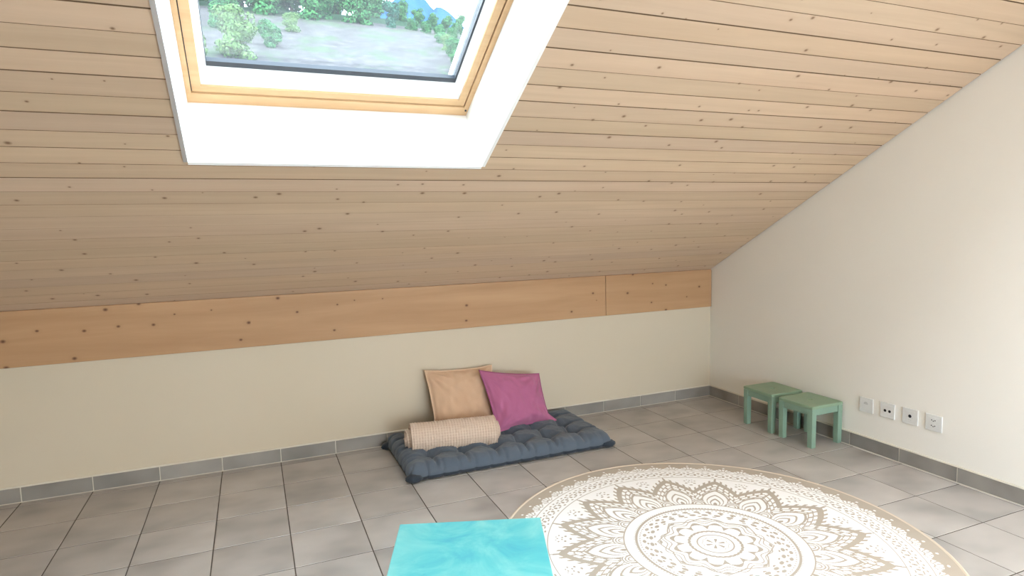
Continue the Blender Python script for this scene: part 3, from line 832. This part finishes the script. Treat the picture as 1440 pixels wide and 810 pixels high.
# ------------------------------------------------------------------ outdoors
def ground_z(x, y):
    d = y
    base = -2
    h = base+max(0, d-18)*.48
    if d > 86: h = base+68*.48+(min(d,112)-86)*.10-max(0,d-112)*.35
    return h
def terrain():
    V = []; F = []; nx, ny = 60, 70
    for j in range(ny+1):
        y = 6+150*j/ny
        for i in range(nx+1):
            x = -90+220*i/nx
            V.append((x, y, ground_z(x, y)+.7*noise.noise((x*.05, y*.05, 0))+.12*noise.noise((x*.6, y*.6, 0))))
    for j in range(ny):
        for i in range(nx): F.append((j*(nx+1)+i, j*(nx+1)+i+1, (j+1)*(nx+1)+i+1, (j+1)*(nx+1)+i))
    g = N('dry_meadow'); v = g.coord(); n = g.noise(v, .9, 6, .75); n2 = g.noise(v, .22, 4, .7)
    c = g.ramp(n, [(.36,(.032,.030,.030)),(.5,(.046,.042,.044)),(.64,(.070,.066,.062))])
    c = g.mix(g.ramp(n2, [(.50,0),(.60,.8)]), c, (.032,.050,.026))
    sx = g.node('ShaderNodeSeparateXYZ', {'Vector': g.coord()}); c = g.mix(g.math('GREATER_THAN', sx.outputs[1], 80.5), c, (.008,.028,.012))
    return struct(mesh_obj('hillside', V, F, [g.out(c, .95, .05)], None, True))
terrain()
def leafmat(name, a, b):
    g = N(name); n = g.noise(g.coord(), 1.2, 4, .7); return g.out(g.mix(g.ramp(n, [(.35,0),(.65,1)]), a, b), .8, .1)
M_L1 = leafmat('deep_green_leaves', (.010,.055,.020), (.045,.145,.045)); M_L2 = leafmat('yellow_green_leaves', (.045,.095,.030), (.085,.14,.045)); M_L3 = leafmat('blue_green_leaves', (.010,.048,.034), (.030,.095,.06))
M_TRUNK = plain('tree_bark', (.03,.022,.016), .9, .1, .2, 3)
def crown(seed, w, h, mat, nl=5200):
    rnd = random.Random(seed); V = []; F = []
    lobes = [(Vector((rnd.uniform(-.27,.27)*w, rnd.uniform(-.27,.27)*w, h*rnd.uniform(.03,.85))), w*rnd.uniform(.18,.30)) for _ in range(18)]
    lobes.append((Vector((0,0,h*.55)), w*.34))
    for _ in range(nl):
        c, r = rnd.choice(lobes); d = Vector((rnd.gauss(0,1), rnd.gauss(0,1), rnd.gauss(0,1))).normalized()
        p = c+Vector((d.x, d.y, d.z*h/w*.5))*r*rnd.uniform(.75, 1.08)
        s = rnd.uniform(.09,.20); t = Vector((rnd.gauss(0,1), rnd.gauss(0,1), rnd.gauss(0,1))).normalized(); a = d.cross(t).normalized()*s; b = a.cross(d+t*.7).normalized()*s
        k = len(V); V += [p-a*.5-b, p+a-b*.3, p+a*.5+b, p-a+b*.3]; F.append((k,k+1,k+2,k+3))
    me = bpy.data.meshes.new('foliage'); me.from_pydata([tuple(v) for v in V], [], F); me.materials.append(mat); return me
def trunk(h, r):
    bm = bmesh.new(); bmesh.ops.create_cone(bm, cap_ends=True, segments=8, radius1=r, radius2=r*.5, depth=h, matrix=Matrix.Translation((0,0,h/2)))
    me = bpy.data.meshes.new('trunk'); bm.to_mesh(me); bm.free(); me.materials.append(M_TRUNK); return me
kinds = [(crown(1, 5.2, 7.5, M_L1), trunk(4.6,.22)), (crown(2, 4.6, 6.0, M_L1), trunk(3.6,.18)), (crown(3, 4.0, 8.0, M_L3), trunk(4.9,.2)), (crown(4, 4.4, 6.4, M_L2, 4200), trunk(3.9,.16))]
def tree(az, dist, sc, kind, label, group):
    a = math.radians(az); x = -3.1+dist*math.sin(a); y = -3.68+dist*math.cos(a)
    o = empty('tree', (x, y, ground_z(x, y)-.5), random.uniform(0, 6)); o.scale = (sc,)*3
    for nm, me in (('foliage', kinds[kind][0]), ('trunk', kinds[kind][1])): link(bpy.data.objects.new(nm, me), o)
    tag(o, label, 'tree', group)
rnd = random.Random(21)
def crown_scale(az):      # crowns get lower towards the right, where the mountain shows
    return 1.15 if az < 6 else max(.34, 1.15-.095*(az-6))
front = [-9.0]
while front[-1] < 23: front.append(front[-1]+3.3*max(crown_scale(front[-1]), .36))
mids = [(a+b)/2 for a, b in zip(front, front[1:])]
for d0, row in ((84, front), (92, mids), (100.5, [a+.4 for a in front])):
    for az in row:
        tree(az, d0+rnd.uniform(-.3,.3), crown_scale(az)*rnd.uniform(.95,1.05)*(1.0 if d0 < 90 else 1.08), rnd.choice((0,1,2) if d0 < 90 else (0,1)),
             'green tree in the wood above the dry field, seen through the roof window', 'trees of the wood above the field')
for (az, d, sc, k, lab) in ((-.2,60,.78,3,'yellow green young tree standing in the field at the left of the pane'),(-3.9,53,.65,3,'pale green bush tree by the left edge of the pane'),
                       (2.6,66,.50,1,'small green tree just right of the yellow green tree'),(-6.5,65,.7,1,'rounded green tree half hidden behind the left sash'),
                       (-1.0,73,.6,0,'deep green tree rising behind the yellow green tree'),(4.2,74,.42,3,'low yellow green bush tree standing alone in the field')):
    tree(az, d, sc, k, lab, None)
for q in range(7):
    tree(16.9+.45*q, 77.5-3.6*q, .38, (1,3,0)[q%3], 'small tree on the field at the right edge of the roof window', 'small trees at the right edge of the field')
# distant mountain
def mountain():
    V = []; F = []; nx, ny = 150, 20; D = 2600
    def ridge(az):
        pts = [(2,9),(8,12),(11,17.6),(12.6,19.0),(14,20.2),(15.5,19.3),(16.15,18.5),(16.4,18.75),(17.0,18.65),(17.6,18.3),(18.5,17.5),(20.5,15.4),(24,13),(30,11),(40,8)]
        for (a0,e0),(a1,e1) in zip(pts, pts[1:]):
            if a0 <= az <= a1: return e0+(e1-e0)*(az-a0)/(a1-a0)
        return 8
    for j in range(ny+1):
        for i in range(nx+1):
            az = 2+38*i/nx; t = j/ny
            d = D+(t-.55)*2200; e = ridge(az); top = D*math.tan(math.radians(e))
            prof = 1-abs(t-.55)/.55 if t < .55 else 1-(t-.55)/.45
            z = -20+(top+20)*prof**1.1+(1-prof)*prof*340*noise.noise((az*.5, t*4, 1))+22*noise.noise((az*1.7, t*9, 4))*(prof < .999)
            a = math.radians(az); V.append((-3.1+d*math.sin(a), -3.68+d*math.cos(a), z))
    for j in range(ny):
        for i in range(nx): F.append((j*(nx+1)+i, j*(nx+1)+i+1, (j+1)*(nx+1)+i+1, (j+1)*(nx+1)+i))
    g = N('haze_blue_mountain'); n = g.noise(g.coord((.01,.01,.01)), 1, 6, .7)  # blue of the air haze is put into the rock colour
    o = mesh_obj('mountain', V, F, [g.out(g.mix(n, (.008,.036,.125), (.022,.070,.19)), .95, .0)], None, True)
    return tag(o, 'haze-blue distant mountain peak rising behind the wood, seen through the roof window', 'mountain')
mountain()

# ------------------------------------------------------------------ light
w = bpy.data.worlds.new('sky'); S.world = w; w.use_nodes = True; nt = w.node_tree
bg = nt.nodes['Background']; tc_ = nt.nodes.new('ShaderNodeTexCoord'); nz = nt.nodes.new('ShaderNodeTexNoise'); nz.inputs['Scale'].default_value = 3; nz.inputs['Detail'].default_value = 4
cr_ = nt.nodes.new('ShaderNodeValToRGB'); cr_.color_ramp.elements[0].position = .35; cr_.color_ramp.elements[0].color = (.60,.80,1,1); cr_.color_ramp.elements[1].position = .6; cr_.color_ramp.elements[1].color = (.86,.94,1,1)
nt.links.new(tc_.outputs['Generated'], nz.inputs['Vector']); nt.links.new(nz.outputs[0], cr_.inputs[0]); nt.links.new(cr_.outputs[0], bg.inputs[0]); bg.inputs[1].default_value = 14

def area(name, loc, rot, sx, sy, power, col, portal=False):
    l = bpy.data.lights.new(name, 'AREA'); l.shape = 'RECTANGLE'; l.size = sx; l.size_y = sy; l.energy = power; l.color = col
    if portal: l.cycles.is_portal = True
    o = link(bpy.data.objects.new(name, l)); o.location = loc; o.rotation_euler = rot; return o
area('added_balcony_daylight', ((WX0+WX1)/2, YR-.125, (WZ0+WZ1)/2), (PI/2,0,0), WX1-WX0, WZ1-WZ0, 8, (.93,.97,1))  # fill light in the added balcony window
ra = area('added_roof_daylight', (0,0,0), (0,0,0), QX1-QX0-.1, QS1-QS0-.1, 165, (.88,.94,1))  # main fill light, set in the added unseen roof window
ra.matrix_world = SLOPE @ Matrix.Translation(((QX0+QX1)/2, (QS0+QS1)/2, .30)) 
po = None and area('roof_window_portal', (0,0,0), (0,0,0), 1.12, 1.4, 1, (1,1,1), True)
if po: po.matrix_world = SLOPE @ Matrix.Translation(((HX0+HX1)/2, (SB+T1)/2, HI+.2))


# ------------------------------------------------------------------ camera
cam = bpy.data.cameras.new('camera'); cam.sensor_width = 36; cam.lens = .8792*1000/1440*36; cam.clip_end = 20000; cam.clip_start = .02
co = link(bpy.data.objects.new('camera', cam)); co.location = (-3.10416,-3.6761,1.28694); co.rotation_euler = (1.4741,.02402,-.39483)
S.camera = co
vs_ = S.view_settings; vs_.view_transform = 'Standard'; vs_.look = 'None'; vs_.gamma = 1; vs_.use_curve_mapping = False; vs_.exposure = 0
S.cycles.max_bounces = 10; S.cycles.diffuse_bounces = 6
S.cycles.sample_clamp_indirect = 6
